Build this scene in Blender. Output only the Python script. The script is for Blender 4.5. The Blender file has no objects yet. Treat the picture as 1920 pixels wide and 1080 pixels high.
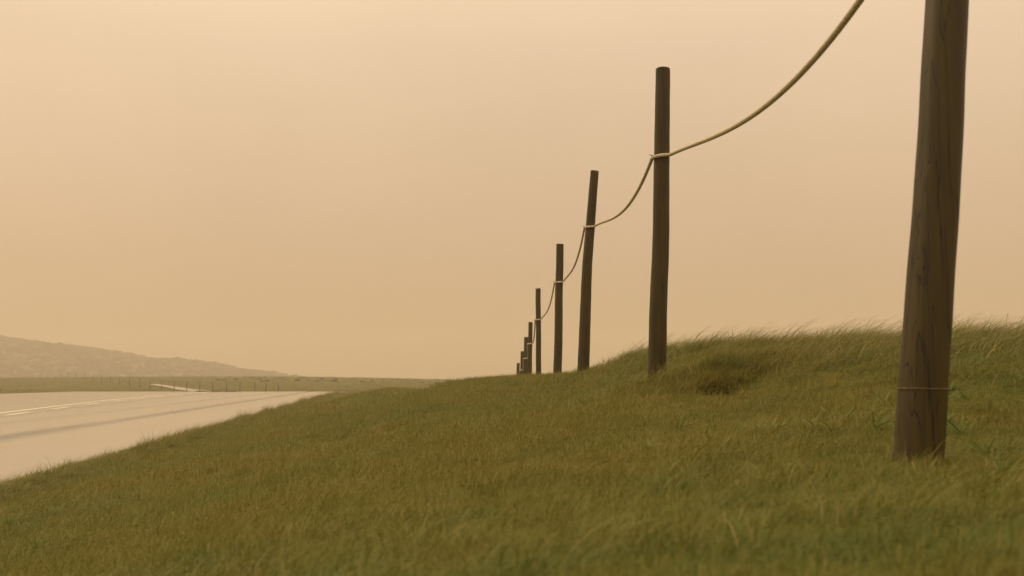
import bpy, math, random
import numpy as np
from mathutils import Vector
random.seed(7); rng = np.random.default_rng(7)
R = math.radians
sc = bpy.context.scene
COL = sc.collection

# ------------------------------------------------------------------ camera
EYE = 1.4
F = 2000.0                                   # focal length in photo pixels (1920 wide)
PITCH = math.atan(172.0 / F)
cam_d = bpy.data.cameras.new('camera'); cam = bpy.data.objects.new('camera', cam_d); COL.objects.link(cam)
cam.location = (0, 0, EYE); cam.rotation_euler = (R(90) + PITCH, 0, 0)
cam_d.sensor_width = 36; cam_d.lens = F / 1920 * 36
cam_d.clip_start = 0.05; cam_d.clip_end = 6000
cam_d.dof.use_dof = True; cam_d.dof.focus_distance = 12.0; cam_d.dof.aperture_fstop = 4.0
sc.camera = cam

def at(px, py, d):
    """world point seen at photo pixel (px,py), d metres ahead along Y"""
    u = (px - 960) / F; v = (540 - py) / F
    Y = math.cos(PITCH) - math.sin(PITCH) * v
    Z = math.sin(PITCH) + math.cos(PITCH) * v
    s = d / Y
    return Vector((u * s, d, EYE + Z * s))

# ------------------------------------------------------------------ world: overcast warm sky
SUN_EL, SUN_AZ = R(38), R(-60)
w = bpy.data.worlds.new('World'); sc.world = w; w.use_nodes = True
nt = w.node_tree; nt.nodes.clear(); L = nt.links
out = nt.nodes.new('ShaderNodeOutputWorld'); bg = nt.nodes.new('ShaderNodeBackground')
sky = nt.nodes.new('ShaderNodeTexSky'); sky.sky_type = 'NISHITA'; sky.sun_disc = False
sky.sun_elevation = SUN_EL; sky.sun_rotation = SUN_AZ; sky.dust_density = 6
sk = nt.nodes.new('ShaderNodeVectorMath'); sk.operation = 'MULTIPLY'
sk.inputs[1].default_value = (0.04, 0.03, 0.017)
L.new(sky.outputs[0], sk.inputs[0])
tc = nt.nodes.new('ShaderNodeTexCoord'); sep = nt.nodes.new('ShaderNodeSeparateXYZ')
L.new(tc.outputs['Generated'], sep.inputs[0])
ramp = nt.nodes.new('ShaderNodeValToRGB')
el = ramp.color_ramp.elements
SKS = 2.5
def skc(c): return (c[0] / SKS, c[1] / SKS, c[2] / SKS, 1)
el[0].position = 0.0; el[0].color = skc((0.53, 0.352, 0.205))
el[1].position = 1.0; el[1].color = skc((2.4, 1.85, 1.15))
e = el.new(0.10); e.color = skc((0.665, 0.457, 0.288))
e = el.new(0.30); e.color = skc((0.875, 0.65, 0.445))
e = el.new(0.50); e.color = skc((1.32, 1.02, 0.66))
L.new(sep.outputs[2], ramp.inputs[0])
# soft unevenness of a low cloud deck
noi = nt.nodes.new('ShaderNodeTexNoise'); noi.inputs['Scale'].default_value = 2.2; noi.inputs['Detail'].default_value = 3
L.new(tc.outputs['Generated'], noi.inputs['Vector'])
mr = nt.nodes.new('ShaderNodeMapRange'); mr.inputs[1].default_value = 0.3; mr.inputs[2].default_value = 0.7
mr.inputs[3].default_value = 0.94; mr.inputs[4].default_value = 1.06
L.new(noi.outputs[0], mr.inputs[0])
cl = nt.nodes.new('ShaderNodeVectorMath'); cl.operation = 'SCALE'
L.new(ramp.outputs[0], cl.inputs[0]); L.new(mr.outputs[0], cl.inputs['Scale'])
mx = nt.nodes.new('ShaderNodeMix'); mx.data_type = 'RGBA'; mx.inputs[0].default_value = 0.9
L.new(sk.outputs[0], mx.inputs[6]); L.new(cl.outputs[0], mx.inputs[7])
L.new(mx.outputs[2], bg.inputs[0]); bg.inputs[1].default_value = SKS
L.new(bg.outputs[0], out.inputs[0])

# one weak, wide sun behind the cloud
sd = bpy.data.lights.new('sun', 'SUN'); so = bpy.data.objects.new('sun', sd); COL.objects.link(so)
sd.energy = 0.9; sd.angle = R(18); sd.color = (1.0, 0.83, 0.58)
so.rotation_euler = (R(90) - SUN_EL, 0, math.pi - SUN_AZ)
so.location = (0, 0, 30)

vs = sc.view_settings; vs.view_transform = 'Standard'; vs.look = 'None'; vs.exposure = 0.0; vs.gamma = 1.0
sc.cycles.max_bounces = 6; sc.cycles.diffuse_bounces = 3; sc.cycles.glossy_bounces = 2
sc.cycles.transmission_bounces = 2; sc.cycles.volume_bounces = 2
sc.cycles.use_denoising = True

# ------------------------------------------------------------------ helpers
def tag(o, label=None, cat=None, group=None, kind=None):
    if label: o['label'] = label
    if cat: o['category'] = cat
    if group: o['group'] = group
    if kind: o['kind'] = kind
    return o
def mesh_obj(name, verts, faces, mat=None, parent=None, smooth=True, link=True):
    me = bpy.data.meshes.new(name)
    me.from_pydata([tuple(v) for v in verts], [], faces) if not isinstance(verts, np.ndarray) else me.from_pydata(verts.tolist(), [], faces)
    if mat: me.materials.append(mat)
    me.polygons.foreach_set('use_smooth', [smooth] * len(me.polygons))
    o = bpy.data.objects.new(name, me)
    if link: COL.objects.link(o)
    if parent: o.parent = parent
    return o
def empty(name, loc):
    o = bpy.data.objects.new(name, None); COL.objects.link(o); o.location = loc
    o.empty_display_size = .2; return o
def new_mat(name):
    m = bpy.data.materials.new(name); m.use_nodes = True
    n = m.node_tree; b = n.nodes['Principled BSDF']; return m, n, b
def node(n, t, **kw):
    x = n.nodes.new(t)
    for k, v in kw.items(): setattr(x, k, v)
    return x
def noise(n, vec, scale, detail=4, rough=.55):
    x = node(n, 'ShaderNodeTexNoise'); x.inputs['Scale'].default_value = scale
    x.inputs['Detail'].default_value = detail; x.inputs['Roughness'].default_value = rough
    if vec is not None: n.links.new(vec, x.inputs['Vector'])
    return x
def cramp(n, fac, stops):
    r = node(n, 'ShaderNodeValToRGB'); els = r.color_ramp.elements
    while len(els) < len(stops): els.new(.5)
    for e_, (p, c) in zip(els, stops): e_.position = p; e_.color = (*c, 1)
    n.links.new(fac, r.inputs[0]); return r
def mixc(n, fac, a, b, mode='MIX'):
    m = node(n, 'ShaderNodeMix', data_type='RGBA', blend_type=mode)
    for i, v in ((0, fac), (6, a), (7, b)):
        if hasattr(v, 'is_output'): n.links.new(v, m.inputs[i])
        else: m.inputs[i].default_value = v if i == 0 else (*v, 1)
    return m.outputs[2]
def math_n(n, op, a, b=0.0, c=0.0):
    m = node(n, 'ShaderNodeMath', operation=op)
    for i, v in enumerate((a, b, c)):
        if hasattr(v, 'is_output'): n.links.new(v, m.inputs[i])
        else: m.inputs[i].default_value = v
    return m.outputs[0]
def bump(n, h, strength, dist, bsdf):
    b = node(n, 'ShaderNodeBump'); b.inputs['Strength'].default_value = strength; b.inputs['Distance'].default_value = dist
    n.links.new(h, b.inputs['Height']); n.links.new(b.outputs[0], bsdf.inputs['Normal'])

# ------------------------------------------------------------------ terrain
def edge_x(Y): return -5.0 - 0.115 * np.maximum(Y, -20)       # right-hand edge of the wet pavement
P = []                                         # control points (X, Y, Z)
def cp(px, py, d): v = at(px, py, d); P.append((v.x, v.y, v.z))
for a in [(960,1075,1.9),(0,1080,4.5),(0,950,10.5),(300,1080,3.2),(600,1080,2.4),(1400,1080,1.7),(1920,1080,1.6),
          (1720,872,3.7),(1720,960,2.5),(1400,900,3.6),(1400,800,6.5),(1340,722,9.0),(1232,712,9.7),(1500,765,7.0),
          (1600,780,5.7),(1900,790,5.2),(1900,860,4.0),(1900,700,6.2),(1900,650,7.4),(1600,700,7.6),(1600,655,8.8),
          (1450,655,10.0),(1450,700,8.7),(1300,652,11.4),(1300,700,9.9),(1250,658,12.4),(1200,664,13.2),(1165,674,14.0),(1125,695,15.2),(1100,701,17),
          (1095,698,15.7),(1046,703,20.5),(1010,706,23.5),(960,711,25),(900,716,29),(850,721,34),(750,730,44),(700,741,50),(650,750,40),
          (800,850,8),(600,850,11),(400,850,15.5),(960,850,6),(960,780,10.5),(800,780,14.5),(600,780,25),(1100,760,10.5),
          (1100,722,13.6),(960,740,17),(800,742,28),(700,760,28),(1232,760,7.6),(1000,720,19)]: cp(*a)
P += [(4.2,10.5,1.75),(6,9,1.75),(5,15,1.45),(4,20,1.2),(8,20,1.1),(10,5,1.6),(10,-3,1.4),(3,2.5,1.18),(5,4.5,1.45),
      (0,-2,.95),(3,-4,1.1),(-3,-3,.3),(20,10,1.2),(20,-10,1.0),(0,-20,.8),(20,-25,1.0),
      (2.2,18,1.3),(1.5,24,1.25),(2.5,30,.6),(.7,27.7,1.05),(.5,33.7,.55),(.45,39.7,.25),(.4,45.7,-.1),(.4,52,-.45),(.4,58,-.8),
      (-1.5,45,.15),(-3,60,-.1),(-6,70,-.05),(-9,90,0),(6,50,-.9),(15,40,-.4),(30,60,-1.5),(0,80,-1.0),(20,100,-1.6),(-5,110,-.5)]
for Y in (-20, -5, 3, 8, 13.8, 20, 30, 45, 65, 90, 112, 125):
    for off in (0, -6, -20, -45, -90, -200): P.append((float(edge_x(Y)) + off, Y, 0.0))
for px in (-600, 0, 150, 300, 420, 520, 640):
    P.append((at(px, 733, 136).x, 136, -.14)); P.append((at(px, 733, 146).x, 146, -.33))
for px, ys in ((-900,(733,724,714,712)),(-200,(733,724,713,711)),(0,(736,725,712,709.5)),(150,(735,723,711,709)),(300,(734,720,711,708.5)),
               (420,(733,722,712,707.5)),(520,(731,722,711,707.5)),(640,(731,722,713,709.5)),(760,(731,722,715,712)),(950,(728,722,716,713))):
    for y, d in zip(ys, (165, 200, 260, 340)): cp(px, y, d)
for X, Y, Z in ((-900,600,-1),(-300,520,.5),(0,520,-1),(300,520,-4),(900,600,-4),(-1400,1500,-3),(0,1500,-5),(1400,1500,-5),(-400,1000,-3),
                (400,1000,-5),(-1400,100,0),(1400,100,-3),(300,200,-3),(100,200,-1.5),(100,60,-1.5),(-1400,-30,0),(1400,-30,-1),(100,-30,0),(60,20,0)):
    P.append((X, Y, Z))
P = np.array(P, float)
def warp(X, Y): return np.stack([np.arcsinh(X / 3.0), np.arcsinh(Y / 4.0)], -1)
A = warp(P[:, 0], P[:, 1])
def phi(r): return np.where(r > 1e-9, r * r * np.log(r + 1e-12), 0)
n_ = len(P); K = phi(np.linalg.norm(A[:, None] - A[None], axis=-1)) + np.eye(n_) * 0.002
Q = np.concatenate([np.ones((n_, 1)), A], 1)
M = np.block([[K, Q], [Q.T, np.zeros((3, 3))]])
SOL = np.linalg.solve(M, np.concatenate([P[:, 2], np.zeros(3)]))
def smooth(t): t = np.clip(t, 0, 1); return t * t * (3 - 2 * t)
def bumps(X, Y, k, seed):
    r = np.random.default_rng(seed); z = 0
    for i in range(6):
        a = r.uniform(0, 6.28); f = k * r.uniform(.6, 1.7)
        z = z + np.sin((X * math.cos(a) + Y * math.sin(a)) * f + r.uniform(0, 6.28)) / 6
    return z
def ground(X, Y):
    X = np.atleast_1d(np.asarray(X, float)); Y = np.atleast_1d(np.asarray(Y, float))
    shp = X.shape; x = X.ravel(); y = Y.ravel(); z = np.empty(len(x))
    for i in range(0, len(x), 20000):
        a = warp(x[i:i+20000], y[i:i+20000])
        z[i:i+20000] = phi(np.linalg.norm(a[:, None] - A[None], axis=-1)) @ SOL[:n_] + SOL[n_] + a @ SOL[n_+1:]
    off = x - edge_x(y)
    k = smooth(off / 2.5)                                    # flatten to the pavement level left of its edge
    lvl = (1 - smooth((y - 126) / 8))                         # only before the crest of the road
    flat = 0.0
    z = z * (1 - (1 - k) * lvl) + flat * (1 - k) * lvl
    near = smooth(off / 3.0)
    z = z + near * (1 - smooth((y - 60) / 60)) * ((.034 * bumps(x, y, 2.2, 1)) + .012 * bumps(x, y, 7.0, 2))
    q = np.exp(-((x - 1.74) / .30) ** 2)
    z = z - .09 * q * np.exp(-((y - 8.6) / .33) ** 2) + .17 * q * smooth((y - 8.78) / .36) * np.exp(-((y - 9.2) / .6) ** 2)
    z = z + smooth((y - 180) / 120) * .22 * bumps(x, y, .16, 3) * (1 - smooth((y - 500) / 200))
    return z.reshape(shp)
def gz(X, Y): return float(ground(X, Y)[0])

xs = 3 * np.sinh(np.linspace(-np.arcsinh(466), np.arcsinh(466), 420))
ys = 4 * np.sinh(np.linspace(-np.arcsinh(7.5), np.arcsinh(375), 640))
GX, GY = np.meshgrid(xs, ys); GZ = ground(GX, GY)
# drop the soil a little under the pavement so that the sheet lies clear of it
strip_c = lambda Y: np.interp(Y, [120, 128, 136, 150, 165, 182, 200, 225, 260], [-33.5, -35.2, -37.5, -42.3, -48.5, -57, -68, -88, -125])
off = GX - edge_x(GY)
und = smooth((-off - .3) / .8) * (1 - smooth((GY - 131) / 3))
und2 = (np.abs(GX - strip_c(GY)) < 7) * (GY > 126) * (GY < 203) - 3.2 * (np.abs(GX - strip_c(GY)) < 9) * (GY > 203) * (GY < 210)
GZs = GZ - .06 * und - .05 * und2 * (1 - und)
verts = np.stack([GX.ravel(), GY.ravel(), GZs.ravel()], -1)
nx, ny = len(xs), len(ys)
ii = (np.arange(ny - 1)[:, None] * nx + np.arange(nx - 1)[None]).ravel()
faces = np.stack([ii, ii + 1, ii + nx + 1, ii + nx], -1).tolist()

def grass_colours(n, vec):
    """dry / green patchwork shared by soil and blades (object-space position)"""
    big = noise(n, vec, .42, 4, .6); mid = noise(n, vec, 2.3, 4, .6)
    f = math_n(n, 'ADD', math_n(n, 'MULTIPLY', big.outputs[0], .62), math_n(n, 'MULTIPLY', mid.outputs[0], .38))
    return f
gm, n, b = new_mat('turf_soil')
geo = node(n, 'ShaderNodeNewGeometry')
f = grass_colours(n, geo.outputs['Position'])
c = cramp(n, f, [(.36, (.115, .098, .014)), (.47, (.118, .105, .014)), (.53, (.105, .108, .016)), (.64, (.078, .100, .015))])
fine = noise(n, geo.outputs['Position'], 30, 5, .7)
c2 = mixc(n, math_n(n, 'MULTIPLY', fine.outputs[0], .6), c.outputs[0], (.045, .034, .014))
# a scrape of bare reddish earth in the hollow under the mound
sps = node(n, 'ShaderNodeSeparateXYZ'); n.links.new(geo.outputs['Position'], sps.inputs[0])
ex_ = math_n(n, 'POWER', math_n(n, 'ABSOLUTE', math_n(n, 'DIVIDE', math_n(n, 'SUBTRACT', sps.outputs[0], 1.69), .27)), 2)
ey_ = math_n(n, 'POWER', math_n(n, 'ABSOLUTE', math_n(n, 'DIVIDE', math_n(n, 'SUBTRACT', sps.outputs[1], 8.62), .34)), 2)
nb = noise(n, geo.outputs['Position'], 7, 4, .6)
em_ = node(n, 'ShaderNodeMapRange', interpolation_type='SMOOTHSTEP'); n.links.new(math_n(n, 'ADD', math_n(n, 'ADD', ex_, ey_), math_n(n, 'MULTIPLY', nb.outputs[0], 1.2)), em_.inputs[0])
em_.inputs[1].default_value = 1.35; em_.inputs[2].default_value = 1.75; em_.inputs[3].default_value = 1; em_.inputs[4].default_value = 0
ecr = cramp(n, fine.outputs[0], [(.3, (.014, .009, .003)), (.5, (.038, .022, .006)), (.7, (.09, .048, .012))])
c2 = mixc(n, em_.outputs[0], c2, ecr.outputs[0])
n.links.new(c2, b.inputs['Base Color']); b.inputs['Roughness'].default_value = .95; b.inputs['Specular IOR Level'].default_value = .1
bump(n, fine.outputs[0], .8, .02, b)
g = mesh_obj('ground', verts, faces, gm); tag(g, kind='structure', label='grassy sloping ground of the road bank and the fields beyond')

# ------------------------------------------------------------------ wet pavement
def sheet(name, left, right, Ys, mat, lift, cols=24, label=None, flatto=128):
    V = []; Fc = []
    for j, Y in enumerate(Ys):
        a, c_ = left(Y), right(Y)
        for i in range(cols + 1): V.append((a + (c_ - a) * i / cols, Y))
    V = np.array(V); Z = ground(V[:, 0], V[:, 1])
    Z = np.where(V[:, 1] < 126, 0, Z) + lift
    for j in range(len(Ys) - 1):
        for i in range(cols):
            k = j * (cols + 1) + i; Fc.append((k, k + 1, k + cols + 2, k + cols + 1))
    return mesh_obj(name, np.concatenate([V, Z[:, None]], 1), Fc, mat)
rm, n, b = new_mat('wet_asphalt')
geo = node(n, 'ShaderNodeNewGeometry'); sp = node(n, 'ShaderNodeSeparateXYZ'); n.links.new(geo.outputs['Position'], sp.inputs[0])
offn = math_n(n, 'ADD', math_n(n, 'ADD', sp.outputs[0], math_n(n, 'MULTIPLY', sp.outputs[1], .115)), 5.0)
cmb = node(n, 'ShaderNodeCombineXYZ'); n.links.new(math_n(n, 'MULTIPLY', offn, 1.1), cmb.inputs[0]); n.links.new(math_n(n, 'MULTIPLY', sp.outputs[1], .06), cmb.inputs[1])
wav = noise(n, cmb.outputs[0], 1.0, 4, .6)
def streak(centre, width, o=None):
    d = math_n(n, 'ABSOLUTE', math_n(n, 'SUBTRACT', math_n(n, 'ADD', o or offn, math_n(n, 'MULTIPLY', wav.outputs[0], .9)), centre + .45))
    m = node(n, 'ShaderNodeMapRange', interpolation_type='SMOOTHSTEP'); n.links.new(d, m.inputs[0])
    m.inputs[1].default_value = width; m.inputs[2].default_value = 0; m.inputs[3].default_value = 0; m.inputs[4].default_value = 1
    return m.outputs[0]
off2 = math_n(n, 'ADD', offn, math_n(n, 'MULTIPLY', sp.outputs[1], .058))
s_ = math_n(n, 'ADD', streak(-4.3, .85), math_n(n, 'MULTIPLY', streak(-7.4, .8), .25))
s_ = math_n(n, 'ADD', s_, math_n(n, 'MULTIPLY', streak(-7.6, .9, off2), .45))
s_ = math_n(n, 'MULTIPLY', s_, math_n(n, 'ADD', .35, wav.outputs[0]))
gr = noise(n, geo.outputs['Position'], 60, 3)
asp = cramp(n, gr.outputs[0], [(.3, (.035, .033, .030)), (.7, (.075, .070, .062))])
n.links.new(asp.outputs[0], b.inputs['Base Color'])
rr = math_n(n, 'ADD', math_n(n, 'MULTIPLY', s_, .34), math_n(n, 'ADD', .10, math_n(n, 'MULTIPLY', wav.outputs[0], .12)))
n.links.new(rr, b.inputs['Roughness'])
b.inputs['IOR'].default_value = 1.45
n.links.new(math_n(n, 'SUBTRACT', .9, math_n(n, 'MULTIPLY', s_, .45)), b.inputs['Specular IOR Level'])
b.inputs['Coat IOR'].default_value = 1.9; b.inputs['Coat Roughness'].default_value = .13
n.links.new(math_n(n, 'SUBTRACT', 1.0, math_n(n, 'MULTIPLY', s_, .55)), b.inputs['Coat Weight'])
bump(n, wav.outputs[0], .15, .02, b)
Ys = sorted(set(list(np.arange(-28, 100, 4.0)) + list(np.arange(100, 135, 1.5))))
rd = sheet('road', lambda Y: -51.5 - max(0, 20 - Y) * .0 - (8 if Y < 60 else 8 * float(1 - smooth((Y - 60) / 45))), lambda Y: float(edge_x(Y)) + .25, Ys, rm, .0, 40)
tag(rd, kind='structure', label='wet pale reflecting road with dark wheel streaks')
sr = sheet('road_beyond', lambda Y: float(strip_c(Y)) - np.interp(Y, [128, 196], [2.8, 1.0]), lambda Y: float(strip_c(Y)) + np.interp(Y, [128, 196], [2.8, 1.0]), list(np.arange(127, 198, 2.0)), rm, .10, 4)
tag(sr, kind='structure', label='thin far stretch of wet road curving left beyond the crest')
# painted lines
pm, n, b = new_mat('line_paint')
geo = node(n, 'ShaderNodeNewGeometry'); nn = noise(n, geo.outputs['Position'], 9, 5, .7)
pc = cramp(n, nn.outputs[0], [(.3, (.40, .37, .30)), (.6, (.70, .66, .56))]); n.links.new(pc.outputs[0], b.inputs['Base Color'])
b.inputs['Roughness'].default_value = .5; b.inputs['Coat Weight'].default_value = .25; b.inputs['Coat Roughness'].default_value = .1
LY = [20, 30, 44.4, 55.4, 72, 95, 122, 127]; LX = [-15.8, -18.2, -21.3, -23.8, -27.3, -31.4, -35.0, -35.7]
cx = lambda Y: float(np.interp(Y, LY, LX))
ln = sheet('road_line', lambda Y: cx(Y) - .2, lambda Y: cx(Y) + .2, list(np.arange(20, 127, 1.5)), pm, .008, 1)
tag(ln, 'pale solid painted line running down the wet road', 'road line', 'painted lines on the road', 'structure')
V = []; Fc = []
for y0 in list(np.arange(24, 122, 9.0)):
    for Y in (y0, y0 + 4.5):
        V += [(cx(Y) + .75, Y, .008), (cx(Y) + 1.1, Y, .008)]
    k = len(V); Fc.append((k - 4, k - 3, k - 1, k - 2))
dl = mesh_obj('dashed_road_line', V, Fc, pm)
tag(dl, 'broken painted line on the near side of the solid one', 'road line', 'painted lines on the road', 'structure')

# ------------------------------------------------------------------ wooded hill
HP = [(-700,600),(-400,596),(-150,612),(0,632),(30,636),(60,641),(85,644),(110,646),(150,651),(200,658),(235,668),(270,672),(300,673),(340,674),(370,678),(400,683),
      (420,690),(460,694),(500,699),(540,705),(570,710),(620,716),(700,722),(900,730)]
hx = np.array([p[0] for p in HP], float); hy = np.array([p[1] for p in HP], float)
def hill_z(X, Y):
    px = 960 + F * X / 900.0
    top = (712 - np.interp(px, hx, hy)) / F * 900.0
    prof = np.exp(-((Y - 900) / np.where(Y < 900, 170, 320)) ** 2)
    return EYE + (top + 5) * prof - 6
HXs = np.linspace(-760, 60, 260); HYs = np.linspace(560, 1380, 110)
HX, HY = np.meshgrid(HXs, HYs)
HZ = hill_z(HX, HY) + (.8 * bumps(HX, HY, .08, 5)) * np.exp(-((HY - 900) / 250) ** 2)
hm, n, b = new_mat('hill_scrub')
geo = node(n, 'ShaderNodeNewGeometry'); nn = noise(n, geo.outputs['Position'], .05, 5, .6)
hc = cramp(n, nn.outputs[0], [(.35, (.052, .055, .018)), (.65, (.060, .062, .020))]); n.links.new(hc.outputs[0], b.inputs['Base Color']); b.inputs['Roughness'].default_value = 1
i0 = (np.arange(len(HYs) - 1)[:, None] * len(HXs) + np.arange(len(HXs) - 1)[None]).ravel()
hill = mesh_obj('hill', np.stack([HX.ravel(), HY.ravel(), HZ.ravel()], -1), np.stack([i0, i0 + 1, i0 + len(HXs) + 1, i0 + len(HXs)], -1).tolist(), hm)
tag(hill, kind='structure', label='long low hill fading into the haze beyond the fields')

# ------------------------------------------------------------------ blades and clumps (sources for the grass)
def blade(V, Fc, Cl, x, y, L_, wid, lean, az, droop, rnd, seg=4):
    """a strip that rises, then arcs over towards az"""
    dx, dy = math.cos(az), math.sin(az); sx, sy = -dy, dx
    tw = random.uniform(-.9, .9); sx, sy = sx * math.cos(tw) + dx * math.sin(tw), sy * math.cos(tw) + dy * math.sin(tw)
    px_, pz = 0.0, 0.0; ang = lean; base = len(V); st = L_ / seg
    for i in range(seg + 1):
        t = i / seg; hw = wid * .5 * (1 - t ** 1.6) * (.75 + .25 * min(1, t * 4))
        cx_, cy_ = x + dx * px_, y + dy * px_
        if i == seg: V.append((cx_, cy_, pz)); Cl.append((rnd, t))
        else:
            V.append((cx_ - sx * hw, cy_ - sy * hw, pz)); V.append((cx_ + sx * hw, cy_ + sy * hw, pz)); Cl += [(rnd, t)] * 2
        px_ += math.sin(ang) * st; pz += math.cos(ang) * st; ang += droop / seg
    for i in range(seg - 1):
        k = base + 2 * i; Fc.append((k, k + 1, k + 3, k + 2))
    k = base + 2 * (seg - 1); Fc.append((k, k + 1, k + 2))

def blade_mat(name, dry, mid_, green, deep, tipc):
    m, n, b = new_mat(name)
    geo = node(n, 'ShaderNodeNewGeometry'); at_ = node(n, 'ShaderNodeAttribute', attribute_name='bl')
    s = node(n, 'ShaderNodeSeparateXYZ'); n.links.new(at_.outputs['Vector'], s.inputs[0])
    f = grass_colours(n, geo.outputs['Position'])
    f = math_n(n, 'ADD', f, math_n(n, 'MULTIPLY', math_n(n, 'SUBTRACT', s.outputs[0], .5), .16))
    c = cramp(n, f, [(.38, dry), (.47, mid_), (.53, green), (.63, deep)])
    sel = node(n, 'ShaderNodeMapRange'); n.links.new(s.outputs[0], sel.inputs[0]); sel.inputs[1].default_value = .86; sel.inputs[2].default_value = .97
    sel.inputs[4].default_value = .75
    c1 = mixc(n, sel.outputs[0], c.outputs[0], (.36, .27, .09))
    c2 = mixc(n, math_n(n, 'MULTIPLY', math_n(n, 'POWER', s.outputs[1], 2.0), .45), c1, tipc)
    n.links.new(c2, b.inputs['Base Color']); b.inputs['Roughness'].default_value = .55; b.inputs['Specular IOR Level'].default_value = .25
    tr = node(n, 'ShaderNodeBsdfTranslucent'); n.links.new(c2, tr.inputs[0])
    ms = node(n, 'ShaderNodeMixShader'); ms.inputs[0].default_value = .28
    n.links.new(b.outputs[0], ms.inputs[1]); n.links.new(tr.outputs[0], ms.inputs[2])
    n.links.new(ms.outputs[0], n.nodes['Material Output'].inputs[0])
    return m
turf_m = blade_mat('turf_blades', (.160, .142, .017), (.156, .145, .017), (.140, .145, .016), (.098, .132, .017), (.23, .19, .04))
tall_m = blade_mat('tall_blades', (.185, .145, .028), (.165, .138, .024), (.135, .138, .021), (.10, .125, .018), (.26, .21, .065))
weed_m = blade_mat('weed_leaves', (.14, .14, .025), (.12, .15, .024), (.10, .15, .022), (.08, .13, .02), (.19, .19, .05))

def clump(kind, seed):
    random.seed(seed); V = []; Fc = []; Cl = []
    g_ = random.gauss
    if kind == 'turf':
        for _ in range(95):
            r = .17 * math.sqrt(random.random()); a = random.uniform(0, 6.28)
            blade(V, Fc, Cl, r * math.cos(a), r * math.sin(a), random.uniform(.045, .125), random.uniform(.0024, .0046), abs(g_(.85, .45)), g_(0, 1.7), random.uniform(.2, 1.8), random.random(), 3)
        m = turf_m
    elif kind == 'mid':
        for _ in range(60):
            r = .14 * math.sqrt(random.random()); a = random.uniform(0, 6.28)
            blade(V, Fc, Cl, r * math.cos(a), r * math.sin(a), random.uniform(.12, .25), random.uniform(.0024, .0046), abs(g_(.8, .35)), g_(0, 1.1), random.uniform(.5, 1.5), random.random(), 4)
        m = turf_m
    elif kind == 'tall':
        for _ in range(46):
            r = .13 * math.sqrt(random.random()); a = random.uniform(0, 6.28)
            blade(V, Fc, Cl, r * math.cos(a), r * math.sin(a), random.uniform(.20, .48), random.uniform(.0026, .0052), abs(g_(.62, .3)), g_(0, .6), random.uniform(.7, 1.5), random.random(), 6)
        m = tall_m
    elif kind == 'stalk':                         # a few wispy seed stalks bent by the wind
        for _ in range(5):
            r = .12 * math.sqrt(random.random()); a = random.uniform(0, 6.28)
            x, y = r * math.cos(a), r * math.sin(a); L_ = random.uniform(.38, .60); az = g_(0, .3); rn = random.uniform(.6, 1)
            ln_ = abs(g_(.65, .2)); dr = random.uniform(.7, 1.2)
            blade(V, Fc, Cl, x, y, L_, .0068, ln_, az, dr, rn, 7)
            blade(V, Fc, Cl, x, y, L_ * .93, .0035, ln_ + .02, az + .03, dr, rn, 7)
            # seed head: short florets round the tip
            ang = ln_; px_ = pz = 0.0
            for i in range(14):
                t = i / 13; 
                if t > .68:
                    for q in (-1, 1):
                        k0 = len(V); blade(V, Fc, Cl, x + math.cos(az) * px_, y + math.sin(az) * px_, .028, .004, ang + q * .3, az + q * .3, .3, .95, 2)
                        for kk in range(k0, len(V)): V[kk] = (V[kk][0], V[kk][1], V[kk][2] + pz)
                px_ += math.sin(ang) * L_ / 14; pz += math.cos(ang) * L_ / 14; ang += dr / 14
        m = tall_m
    else:                                         # broad-leaved weed
        for _ in range(16):
            a = random.uniform(0, 6.28)
            blade(V, Fc, Cl, .01 * math.cos(a), .01 * math.sin(a), random.uniform(.08, .2), random.uniform(.010, .018), random.uniform(.3, 1.2), a * .5 + g_(0, 1), random.uniform(.3, 1.2), random.uniform(0, .85), 5)
        m = weed_m
    o = mesh_obj(kind + '_clump', V, Fc, m, link=False)
    at_ = o.data.attributes.new('bl', 'FLOAT_VECTOR', 'POINT')
    at_.data.foreach_set('vector', np.array([(r_, t_, 0) for r_, t_ in Cl], np.float32).ravel())
    return o

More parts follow.
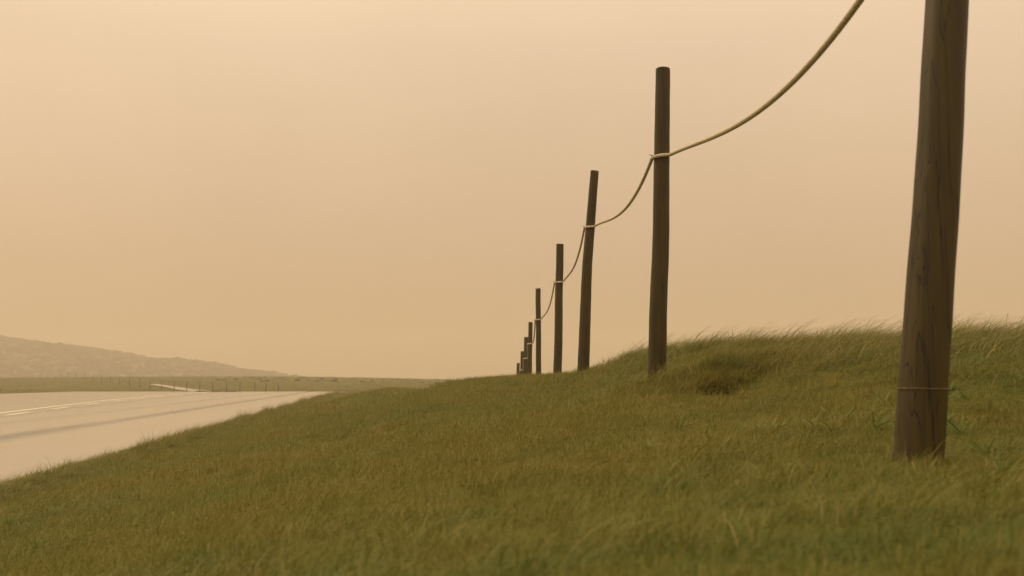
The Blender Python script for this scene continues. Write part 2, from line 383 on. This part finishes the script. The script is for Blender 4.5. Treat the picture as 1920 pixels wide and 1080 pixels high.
def scatter(name, srcs, pts, rot, scl, idx, label, cat):
    """one object of uncountable growth: instances the source meshes on the given points"""
    me = bpy.data.meshes.new(name); me.from_pydata(pts.tolist(), [], [])
    for nm, arr in (('rot', rot), ('scl', scl)):
        a = me.attributes.new(nm, 'FLOAT_VECTOR', 'POINT'); a.data.foreach_set('vector', arr.astype(np.float32).ravel())
    a = me.attributes.new('idx', 'INT', 'POINT'); a.data.foreach_set('value', idx.astype(np.int32))
    o = bpy.data.objects.new(name, me); COL.objects.link(o)
    ng = bpy.data.node_groups.new(name + '_nodes', 'GeometryNodeTree')
    ng.interface.new_socket('Geometry', in_out='INPUT', socket_type='NodeSocketGeometry')
    ng.interface.new_socket('Geometry', in_out='OUTPUT', socket_type='NodeSocketGeometry')
    N = ng.nodes; gi = N.new('NodeGroupInput'); go = N.new('NodeGroupOutput')
    g2i = N.new('GeometryNodeGeometryToInstance')
    for s in srcs[::-1]:
        oi = N.new('GeometryNodeObjectInfo'); oi.inputs['Object'].default_value = s; oi.inputs['As Instance'].default_value = True
        ng.links.new(oi.outputs['Geometry'], g2i.inputs[0])
    jn = N.new('GeometryNodeJoinGeometry')
    N.remove(g2i)
    ois = [x for x in N if x.bl_idname == 'GeometryNodeObjectInfo']
    for x in ois: ng.links.new(x.outputs['Geometry'], jn.inputs[0])
    iop = N.new('GeometryNodeInstanceOnPoints'); iop.inputs['Pick Instance'].default_value = True
    def na(nm, t):
        x = N.new('GeometryNodeInputNamedAttribute'); x.data_type = t; x.inputs[0].default_value = nm; return x.outputs[0]
    e2r = N.new('FunctionNodeEulerToRotation'); ng.links.new(na('rot', 'FLOAT_VECTOR'), e2r.inputs[0])
    ng.links.new(gi.outputs[0], iop.inputs['Points']); ng.links.new(jn.outputs[0], iop.inputs['Instance'])
    ng.links.new(na('idx', 'INT'), iop.inputs['Instance Index']); ng.links.new(e2r.outputs[0], iop.inputs['Rotation'])
    ng.links.new(na('scl', 'FLOAT_VECTOR'), iop.inputs['Scale'])
    ng.links.new(iop.outputs[0], go.inputs[0])
    md = o.modifiers.new('scatter', 'NODES'); md.node_group = ng
    tag(o, label, cat, kind='stuff'); return o

def sample(y0, y1, dens, k=.62, marg=2.5):
    """random points of the view fan (with a margin), right of the pavement"""
    hw = lambda y: k * abs(y) + marg
    Wm = hw(y1); N_ = int(2 * Wm * (y1 - y0) * dens)
    X = rng.uniform(-Wm, Wm, N_); Y = rng.uniform(y0, y1, N_)
    keep = (np.abs(X) < hw(Y))
    X, Y = X[keep], Y[keep]
    return X, Y

S = []     # rows: X, Y, scale_xy, scale_z, variant
srcs = [clump('turf', 11), clump('turf', 12), clump('turf', 13), clump('mid', 21), clump('mid', 22), clump('weed', 31), clump('weed', 32)]
def lay(X, Y, sxy, sz, var, jit=.25):
    o_ = X - edge_x(Y)
    keep = (o_ > -.05) | (Y > 133)
    keep &= ~((np.abs(X - strip_c(Y)) < 4.0) & (Y > 120) & (Y < 202))
    X, Y = X[keep], Y[keep]; m = len(X)
    j = rng.uniform(1 - jit, 1 + jit, m)
    v = rng.choice(var, m)
    S.append(np.stack([X, Y, np.full(m, sxy) * j, np.full(m, sz) * j, v], -1))
X, Y = sample(.7, 5, 150); lay(X, Y, .58, .58, [0, 1, 2])
X, Y = sample(5, 9, 80); lay(X, Y, .8, .72, [0, 1, 2])
X, Y = sample(-3, .7, 18, 1.0, 4); 
kk = np.hypot(X, Y) > .9; lay(X[kk], Y[kk], 1, .6, [0, 1, 2])
X, Y = sample(9, 26, 32, .5, 1.5); lay(X, Y, 1.1, .9, [0, 1, 2])
X, Y = sample(26, 60, 8, .3, 2); lay(X, Y, 2.1, 1.3, [0, 1, 2])
X, Y = sample(60, 130, 1.6, .25, 2); lay(X, Y, 4.2, 2.0, [0, 1, 2])
X, Y = sample(130, 420, .12, .55, 10); lay(X, Y, 9.0, 3.2, [0, 1, 2], .4)
# longer tufts in drifts
X, Y = sample(1.6, 30, 9, .52, 1.5); dr = bumps(X, Y, 1.1, 9) + .45 * bumps(X, Y, 3.0, 10)
kk = dr > .12; lay(X[kk], Y[kk], .8, .62, [3, 4])
X = rng.uniform(1.2, 2.4, 90); Y = rng.uniform(8.75, 9.5, 90); lay(X, Y, .9, 1.0, [3, 4])
X, Y = sample(2.2, 24, 4.5, .52, 1.0); kk = bumps(X, Y, 1.0, 14) > .12; lay(X[kk], Y[kk], .85, .75, [5, 6])
# ragged verge along the pavement edge
yy = rng.uniform(9, 100, 3600) ; yy = 9 + (yy - 9) ** 1.0
ex = edge_x(yy) + np.abs(rng.normal(0, .28, len(yy))); lay(ex, yy, 1.3, .95, [0, 3, 4, 1], .45)
yy = rng.uniform(10, 100, 2600); kk = bumps(yy, yy * 0, 1.9, 77) > -.02; yy = yy[kk]
ex = edge_x(yy) + np.abs(rng.normal(.1, .25, len(yy)))
for a_, b_, z_ in ((10, 20, .6), (20, 35, 1.4), (35, 60, 1.8), (60, 101, 2.1)):
    kk = (yy >= a_) & (yy < b_); lay(ex[kk], yy[kk], 1.3, z_, [3, 4], .5)
S = np.concatenate(S); Z = ground(S[:, 0], S[:, 1])
m_ = len(S)
rot = np.stack([rng.normal(0, .08, m_), rng.normal(.05, .08, m_), rng.normal(.1, .9, m_)], -1)
pts = np.stack([S[:, 0], S[:, 1], Z - .006], -1)
# keep the bare scrape of earth below the mound open
DX, DY = 1.69, 8.6
near_d = ((S[:, 0] - DX) / .23) ** 2 + ((S[:, 1] - DY) / .27) ** 2
keep = (near_d > 1) | (rng.random(m_) < .30)
pts, rot, S1 = pts[keep], rot[keep], S[keep]
scatter('grass', srcs, pts, rot, S1[:, [2, 2, 3]], S1[:, 4], 'short wind-combed turf covering the bank and verge', 'grass')
print('turf clumps', len(S1))

# tall wind-blown grass on the mound
tsrc = [clump('tall', 41), clump('tall', 42), clump('tall', 43), clump('stalk', 51), clump('stalk', 52), clump('stalk', 53)]
T = []
X = rng.uniform(.8, 11, 26000); Y = rng.uniform(4.2, 26, 26000); Zt = ground(X, Y)
u = X / Y; lim = .115 + .006 * (Y - 12)
zth = 1.42 - .02 * np.clip(X - 3, 0, 6)
base = np.clip((Zt - 1.30) / .16, 0, 1) * (u < .75) * np.clip((X - .9) / .5, 0, 1)
pk = rng.random(len(X)) < base * .42
X, Y, Zt = X[pk], Y[pk], Zt[pk]
var = rng.choice([0, 1, 2, 0, 1, 2, 3, 4, 5, 3, 4, 5], len(X))
hgt = rng.uniform(.55, 1.0, len(X)) * np.clip(.55 + (Zt - 1.35) * 1.3, .5, 1.0)
T.append(np.stack([X, Y, Zt - .01, hgt, var], -1))
for bx_, d_, nn_ in ((1.30, 3.50, 2), (1.52, 3.55, 2), (1.22, 9.5, 2), (1.45, 9.55, 2), (1.0, 15.5, 4), (.9, 21.4, 4)):
    for _ in range(nn_):
        x_, y_ = bx_ + rng.normal(0, .05), d_ + rng.normal(0, .04)
        T.append(np.array([[x_, y_, gz(x_, y_) - .01, rng.uniform(.2, .34), rng.integers(0, 3)]]))
X, Y = sample(2.0, 20, 1.6, .5, 0); kk = (X - edge_x(Y) > .5) & (bumps(X, Y, .9, 21) > -.05); X, Y = X[kk], Y[kk]
T.append(np.stack([X, Y, ground(X, Y) - .01, rng.uniform(.25, .5, len(X)), rng.choice([3, 4, 5, 0], len(X))], -1))
T = np.concatenate(T); mt = len(T)
rot = np.stack([rng.normal(0, .07, mt), rng.normal(.12, .08, mt), rng.normal(.05, .38, mt)], -1)
scatter('tall_grass', tsrc, T[:, :3], rot, np.stack([T[:, 3] * 1.05, T[:, 3] * 1.05, T[:, 3] * .95], -1), T[:, 4], 'long grass bent over by the wind on the mound', 'tall grass')
print('tall clumps', mt)

# ------------------------------------------------------------------ woodland on the hill and bushes on the far fields
def crown(seed, m):
    random.seed(seed); V = []; Fc = []; Cl = []
    for _ in range(420):
        a = random.uniform(0, 6.28); z = random.random(); r = math.sqrt(max(0, 1 - (z * 1.6 - .55) ** 2)) * random.uniform(.55, 1.05)
        x, y, zz = r * math.cos(a), r * math.sin(a), z * 1.5
        s = random.uniform(.10, .2); d1 = Vector((random.gauss(0, 1), random.gauss(0, 1), random.gauss(0, 1))).normalized(); d2 = d1.orthogonal().normalized()
        k = len(V); c = Vector((x, y, zz)); V += [c + d1 * s, c + d2 * s * .7, c - d1 * s, c - d2 * s * .7]; Fc.append((k, k + 1, k + 2, k + 3)); Cl += [(random.random(), zz)] * 4
    o = mesh_obj('crown_clump', V, Fc, m, link=False, smooth=False); return o
wm, n, b = new_mat('tree_leaves')
oi = node(n, 'ShaderNodeObjectInfo'); wc = cramp(n, oi.outputs['Random'], [(0, (.068, .070, .024)), (1, (.074, .076, .026))])
n.links.new(wc.outputs[0], b.inputs['Base Color']); b.inputs['Roughness'].default_value = 1; b.inputs['Specular IOR Level'].default_value = 0
cr = [crown(s, wm) for s in (61, 62, 63)]
N_ = 6500
X = rng.uniform(-740, -150, N_); Y = rng.uniform(620, 960, N_); Zc = hill_z(X, Y)
r_ = rng.uniform(.9, 1.9, N_) * np.where(rng.random(N_) < .03, 1.7, 1)
scatter('woodland', cr, np.stack([X, Y, Zc - r_ * .3], -1), np.stack([X * 0, X * 0, rng.uniform(0, 6.28, N_)], -1), np.stack([r_ * 1.4, r_ * 1.4, r_], -1), rng.integers(0, 3, N_), 'dark scrubby woodland covering the hazy hill', 'woodland')
N_ = 420
pxs = rng.uniform(-100, 1000, N_); Y = rng.uniform(150, 345, N_); X = (pxs - 960) / F * Y
kk = (np.abs(X - strip_c(Y)) > 8) & (pxs > 380); X, Y = X[kk], Y[kk]; Zc = ground(X, Y)
kk = Y > 220; X, Y, Zc = X[kk], Y[kk], Zc[kk]; r_ = rng.uniform(.12, .38, len(X))
scatter('scrub', cr, np.stack([X, Y, Zc - .1], -1), np.stack([X * 0, X * 0, X], -1), np.stack([r_ * 1.8, r_ * 1.8, r_], -1), rng.integers(0, 3, len(X)), 'low dark scrub dotting the far field', 'scrub')

# ------------------------------------------------------------------ wooden posts
def wood(name, dark, light):
    m, n, b = new_mat(name)
    tcn = node(n, 'ShaderNodeTexCoord'); mp = node(n, 'ShaderNodeMapping'); mp.inputs['Scale'].default_value = (26, 26, 1.1)
    n.links.new(tcn.outputs['Object'], mp.inputs[0])
    g1 = noise(n, mp.outputs[0], 1.0, 6, .65); g2 = noise(n, tcn.outputs['Object'], 2.2, 4, .6)
    f = math_n(n, 'ADD', math_n(n, 'MULTIPLY', g1.outputs[0], .65), math_n(n, 'MULTIPLY', g2.outputs[0], .35))
    c = cramp(n, f, [(.32, dark), (.66, light)]); n.links.new(c.outputs[0], b.inputs['Base Color'])
    b.inputs['Roughness'].default_value = .6; b.inputs['Specular IOR Level'].default_value = .3; b.inputs['Coat Weight'].default_value = .10; b.inputs['Coat Roughness'].default_value = .28
    mp2 = node(n, 'ShaderNodeMapping'); mp2.inputs['Scale'].default_value = (38, 38, .9); n.links.new(tcn.outputs['Object'], mp2.inputs[0])
    g3 = noise(n, mp2.outputs[0], 1.0, 2, .4)
    ck = node(n, 'ShaderNodeMapRange', interpolation_type='SMOOTHSTEP'); n.links.new(math_n(n, 'ABSOLUTE', math_n(n, 'SUBTRACT', g3.outputs[0], .56)), ck.inputs[0])
    ck.inputs[1].default_value = .0; ck.inputs[2].default_value = .022; ck.inputs[3].default_value = 0; ck.inputs[4].default_value = 1
    n.links.new(mixc(n, ck.outputs[0], (.008, .005, .002), c.outputs[0]), b.inputs['Base Color'])
    bump(n, math_n(n, 'ADD', math_n(n, 'MULTIPLY', g1.outputs[0], .6), ck.outputs[0]), .5, .006, b); return m
post_m = wood('weathered_wood', (.022, .0145, .0006), (.062, .041, .0015))
rope_m, n, b = new_mat('rope_fibre')
tcn = node(n, 'ShaderNodeTexCoord'); rn = noise(n, tcn.outputs['Object'], 60, 3)
c = cramp(n, rn.outputs[0], [(.3, (.40, .34, .22)), (.7, (.72, .64, .46))]); n.links.new(c.outputs[0], b.inputs['Base Color']); b.inputs['Roughness'].default_value = .8
iron_m, n, b = new_mat('rusty_iron')
tcn = node(n, 'ShaderNodeTexCoord'); rn = noise(n, tcn.outputs['Object'], 90, 3)
c = cramp(n, rn.outputs[0], [(.35, (.07, .035, .015)), (.7, (.24, .10, .03))]); n.links.new(c.outputs[0], b.inputs['Base Color']); b.inputs['Roughness'].default_value = .6; b.inputs['Metallic'].default_value = .3
strand_m, n, b = new_mat('thin_copper_wire')
tcn = node(n, 'ShaderNodeTexCoord'); rn = noise(n, tcn.outputs['Object'], 40, 3)
c = cramp(n, rn.outputs[0], [(.35, (.10, .05, .02)), (.7, (.30, .15, .055))]); n.links.new(c.outputs[0], b.inputs['Base Color']); b.inputs['Roughness'].default_value = .5

def tube(path, rad, sides=8, close=True):
    V = []; Fc = []; prev = None
    for i, p in enumerate(path):
        t = (path[min(i + 1, len(path) - 1)] - path[max(i - 1, 0)]).normalized()
        if prev is None: nrm = t.orthogonal().normalized()
        else:
            nrm = prev - t * prev.dot(t); nrm.normalize()
        prev = nrm; bi = t.cross(nrm); r = rad(i / (len(path) - 1)) if callable(rad) else rad
        for k in range(sides):
            a = 2 * math.pi * k / sides; V.append(p + nrm * (r * math.cos(a)) + bi * (r * math.sin(a)))
    for i in range(len(path) - 1):
        for k in range(sides):
            Fc.append((i * sides + k, i * sides + (k + 1) % sides, (i + 1) * sides + (k + 1) % sides, (i + 1) * sides + k))
    if close: Fc.append(tuple(range(sides))[::-1]); Fc.append(tuple((len(path) - 1) * sides + k for k in range(sides)))
    return V, Fc

# base px, base y (None: on ground), distance, top px/py, radius base, radius top, bow, label
POSTS = [
 (1720, 872, 3.7, 1829, -666, .088, .066, .004, 'nearest and thickest wooden post, leaning right, thin orange wire round its foot'),
 (1232, 712, 9.7, 1241.5, 130, .0875, .0655, -.010, 'tall wooden post with its whole length in view beside the bare earth hollow'),
 (1094.5, 697, 15.7, 1115.5, 321, .090, .061, .030, 'crooked wooden post leaning right at the foot of the mound'),
 (1045.5, 702, 21.7, 1050.5, 458, .092, .075, .006, 'upright wooden post, the one just left of the crooked leaning post'),
 (1009.5, 703, 27.7, 1009.5, 541, .074, .066, .0, 'slim wooden post standing clear, next right of the overlapping cluster'),
 (992.5, 704, 33.7, 995, 604.5, .078, .066, .0, 'tallest and rightmost wooden post of the overlapping far cluster'),
 (985, 706, 39.7, 986.8, 632, .084, .078, .0, 'second tallest wooden post of the overlapping far cluster'),
 (978.3, 707, 45.7, 979.3, 659, .078, .070, .0, 'third tallest wooden post of the far cluster, between two stepped neighbours'),
 (971.3, 708, 51.7, 972, 681, .080, .074, .0, 'leftmost and lowest wooden post of the overlapping far cluster'),
 (962, 715, 57.7, 962, 707, .070, .066, .0, 'farthest wooden post, only its dark tip showing above the grass'),
]
NM = ['nearest post', 'tall post', 'crooked post', 'upright fourth post', 'slim fifth post', 'sixth post', 'seventh post', 'eighth post', 'ninth post', 'farthest post']
att = []; posts = []
for i, (bx, by, d, tx, ty, r0, r1, bow, lab) in enumerate(POSTS):
    B = at(bx, by, d); T_ = at(tx, ty, d + (.02 if i else .05))
    g0 = gz(B.x, B.y); dirv = (T_ - B).normalized()
    B2 = B - dirv * ((B.z - g0 + .35) / dirv.z)                # sink the foot 35 cm into the soil
    root = empty('wooden_post', (B2.x, B2.y, g0)); tag(root, lab, 'post', 'wooden posts of the rope fence')
    o3 = Vector(root.location); Ln = (T_ - B2).length; vis = (B - B2).length
    V = []; Fc = []; NS = 28; NR_ = 70; random.seed(100 + i)
    ph = [random.uniform(0, 6.28) for _ in range(8)]
    side = dirv.orthogonal().normalized(); side = Vector((1, 0, 0)) - dirv * dirv.x; side.normalize(); fw = dirv.cross(side)
    rings = [j / NR_ for j in range(NR_ + 1)]
    def centre(t):
        return B2 + dirv * (Ln * t) + side * (bow * math.sin(math.pi * t) * (-1) + .005 * math.sin(5 * t + ph[0]) + .003 * math.sin(13 * t + ph[1]))
    for t in rings:
        r = r0 + (r1 - r0) * t; c = centre(t)
        for k in range(NS):
            a = 2 * math.pi * k / NS
            q = r * (1 + .022 * math.sin(2 * a + ph[2] + t * 2) + .014 * math.sin(5 * a + ph[3] + t * 4) + .012 * math.sin(t * 23 + a + ph[4]) + .01 * math.sin(9 * a + ph[5] + 3 * t) + .008 * math.sin(t * 61 + 3 * a))
            V.append(c + side * (q * math.cos(a)) + fw * (q * math.sin(a)) - o3)
    for j in range(NR_):
        for k in range(NS): Fc.append((j * NS + k, j * NS + (k + 1) % NS, (j + 1) * NS + (k + 1) % NS, (j + 1) * NS + k))
    # worn top: a small chamfer and a slightly sunken end grain
    for rs, dz in ((.987, .003), (.95, .0045), (.5, .003)):
        st = len(V); c = centre(1) + dirv * dz
        for k in range(NS):
            a = 2 * math.pi * k / NS; V.append(c + side * (r1 * rs * math.cos(a)) + fw * (r1 * rs * math.sin(a)) + dirv * (.004 * math.cos(a + ph[6])) - o3)
        for k in range(NS): Fc.append((st - NS + k, st - NS + (k + 1) % NS, st + (k + 1) % NS, st + k))
    Fc.append(tuple(st + k for k in range(NS)))
    mesh_obj('shaft', V, Fc, post_m, root)
    # rope height: about 0.8 m under the top
    ry = {0: -222, 1: 296, 2: 427, 3: 530, 4: 600, 5: 645}.get(i)
    if ry is not None: zc = at(bx, ry, d).z
    else: zc = T_.z - .80
    t = (zc - B2.z) / (T_.z - B2.z); c = centre(t); rr_ = r0 + (r1 - r0) * t
    att.append((c, rr_))
    # iron spike that holds the rope on the road side
    p0 = c + Vector((-rr_ * .6, -.01, .012)); p1 = c + Vector((-rr_ - .052, -.035, .026))
    if i < 9:
        Vs, Fs = tube([p0 - o3, p0.lerp(p1, .6) - o3, p1 - o3], lambda q: .0075 * (1 - .75 * q), 8)
        mesh_obj('spike', Vs, Fs, iron_m, root)
    if i == 0:
        zc = at(1722, 728.5, d).z; t = (zc - B2.z) / (T_.z - B2.z); c = centre(t); rr_ = (r0 + (r1 - r0) * t) * 1.05
        ring = [c + Vector((rr_ * math.cos(a), rr_ * math.sin(a), .0012 * math.sin(2 * a))) - o3 for a in [2 * math.pi * k / 40 for k in range(41)]]
        Vs, Fs = tube(ring, .0017, 8, False); mesh_obj('wire_loop', Vs, Fs, strand_m, root)
    posts.append(root)

# ------------------------------------------------------------------ rope, one sagging span between each pair of posts
SAG = [(1.7, -1.2)] + [(1.25, -.95)] * 8
ROPELAB = ['thick twisted rope sweeping from the top edge down to the tall post',
 'rope span sagging from the tall post to the crooked leaning post',
 'rope span dropping from the crooked leaning post to the upright post left of it',
 'rope span between the upright post and the slim post standing clear of the cluster',
 'rope span from the slim clear-standing post to the tallest post of the far cluster',
 'rope span between the tallest and second tallest posts of the far cluster',
 'rope span between the second and third tallest posts of the far cluster',
 'rope span between the third tallest and lowest posts of the far cluster',
 'last rope span running from the lowest cluster post to the farthest tip']
for i in range(9):
    (c0, r0), (c1, r1) = att[i], att[i + 1]
    rc = .019
    a0 = c0 + Vector((-r0 - rc * .9, -.03, 0)); a1 = c1 + Vector((r1 + rc * .5, -r1 * .55 - .01, .026))
    path = []
    NP = 150 if i < 3 else 60
    for k in range(NP + 1):
        t = k / NP; p = a0.lerp(a1, t); p.z -= t * (1 - t) * (SAG[i][0] + SAG[i][1] * t)
        path.append(p)
    # across the near face of the next post and on to its spike
    for k in range(1, 13):
        a = -.64 - (math.pi - .62) * k / 12
        path.append(c1 + Vector(((r1 + rc) * math.cos(a), (r1 + rc) * math.sin(a), (.026 if i == 0 else .018) * (1 - k / 12) - .006)))
    # resample evenly
    cum = [0]
    for k in range(1, len(path)): cum.append(cum[-1] + (path[k] - path[k - 1]).length)
    step = .008 if i < 2 else (.014 if i < 4 else .05); NN = int(cum[-1] / step); res = []; j = 0
    for k in range(NN + 1):
        s = cum[-1] * k / NN
        while j < len(cum) - 2 and cum[j + 1] < s: j += 1
        q = (s - cum[j]) / max(1e-6, cum[j + 1] - cum[j]); res.append(path[j].lerp(path[j + 1], min(1, q)))
    org = a0.copy(); V = []; Fc = []
    for st in range(3 if i < 4 else 1):
        hel = []
        for k, p in enumerate(res):
            if i < 4:
                t_ = (res[min(k + 1, NN)] - res[max(k - 1, 0)]).normalized(); s1 = t_.cross(Vector((0, 0, 1))).normalized(); s2 = s1.cross(t_)
                a = 2 * math.pi * (k * step / .075 + st / 3); hel.append(p + s1 * (.0082 * math.cos(a)) + s2 * (.0082 * math.sin(a)) - org)
            else: hel.append(p - org)
        v_, f_ = tube(hel, .0088 if i < 4 else rc, 8 if i < 4 else 10)
        k0 = len(V); V += v_; Fc += [tuple(x + k0 for x in ff) for ff in f_]
    ro = mesh_obj('rope', V, Fc, rope_m); ro.location = org
    tag(ro, ROPELAB[i], 'rope', 'rope spans of the fence')

# ------------------------------------------------------------------ far wire fence following the road beyond the crest
fence = empty('wire_fence', (at(452, 733, 151).x, 151, gz(at(452, 733, 151).x, 151)))
tag(fence, 'far fence of thin dark posts and wires beyond the wet road', 'fence')
fo = Vector(fence.location)
FPX = [(524,152),(500,152.5),(480,153),(452,154),(427,156),(401,158),(377,161),(353,165),(329,169),(306,174),(284,180),(265,186),(246,193),(227,201),(210,210),(193,220),(177,232),(161,246),(145,262),(130,282),(117,302),(104,326),(92,352),(78,390)]
fp_m, n, b = new_mat('fence_post_wood')
tcn = node(n, 'ShaderNodeTexCoord'); rn = noise(n, tcn.outputs['Object'], 8, 3); c = cramp(n, rn.outputs[0], [(.3, (.03, .022, .012)), (.7, (.07, .05, .028))])
n.links.new(c.outputs[0], b.inputs['Base Color']); b.inputs['Roughness'].default_value = .8
tops = []
for k, (px, d) in enumerate(FPX):
    X = (px - 960) / F * d; z0 = gz(X, d); H = 1.65 if px < 460 else 1.25
    random.seed(300 + k); H *= random.uniform(.93, 1.06); lean = random.uniform(-.04, .04)
    p = [Vector((X, d, z0 - .3)) - fo, Vector((X + lean * .5, d, z0 + H * .5)) - fo, Vector((X + lean, d, z0 + H)) - fo]
    Vs, Fs = tube(p, lambda q: .060 - .014 * q, 8); mesh_obj('post', Vs, Fs, fp_m, fence)
    tops.append((X, d, z0, H))
for hgt in (.35, .62, .9):
    path = [Vector((X, d, z0 + H * hgt)) - fo for X, d, z0, H in tops]
    Vs, Fs = tube(path, .008, 5); mesh_obj('wire', Vs, Fs, iron_m, fence)

# ------------------------------------------------------------------ haze
HZD = 0.0013
x0, x1, y0, y1, z0, z1 = -1420, 1420, -45, 1520, -9, 62
V = [(x, y, z) for z in (z0, z1) for x, y in ((x0, y0), (x1, y0), (x1, y1), (x0, y1))]
hz = mesh_obj('haze', V, [(0, 3, 2, 1), (4, 5, 6, 7), (0, 1, 5, 4), (1, 2, 6, 5), (2, 3, 7, 6), (3, 0, 4, 7)], smooth=False)
m = bpy.data.materials.new('haze_air'); m.use_nodes = True; n = m.node_tree; n.nodes.clear()
o_ = node(n, 'ShaderNodeOutputMaterial'); pv = node(n, 'ShaderNodeVolumePrincipled')
pv.inputs['Color'].default_value = (.84, .76, .665, 1); pv.inputs['Density'].default_value = HZD; pv.inputs['Anisotropy'].default_value = .2
n.links.new(pv.outputs[0], o_.inputs['Volume']); hz.data.materials.append(m)
tag(hz, 'thin pale mist filling the air', 'haze', kind='stuff')
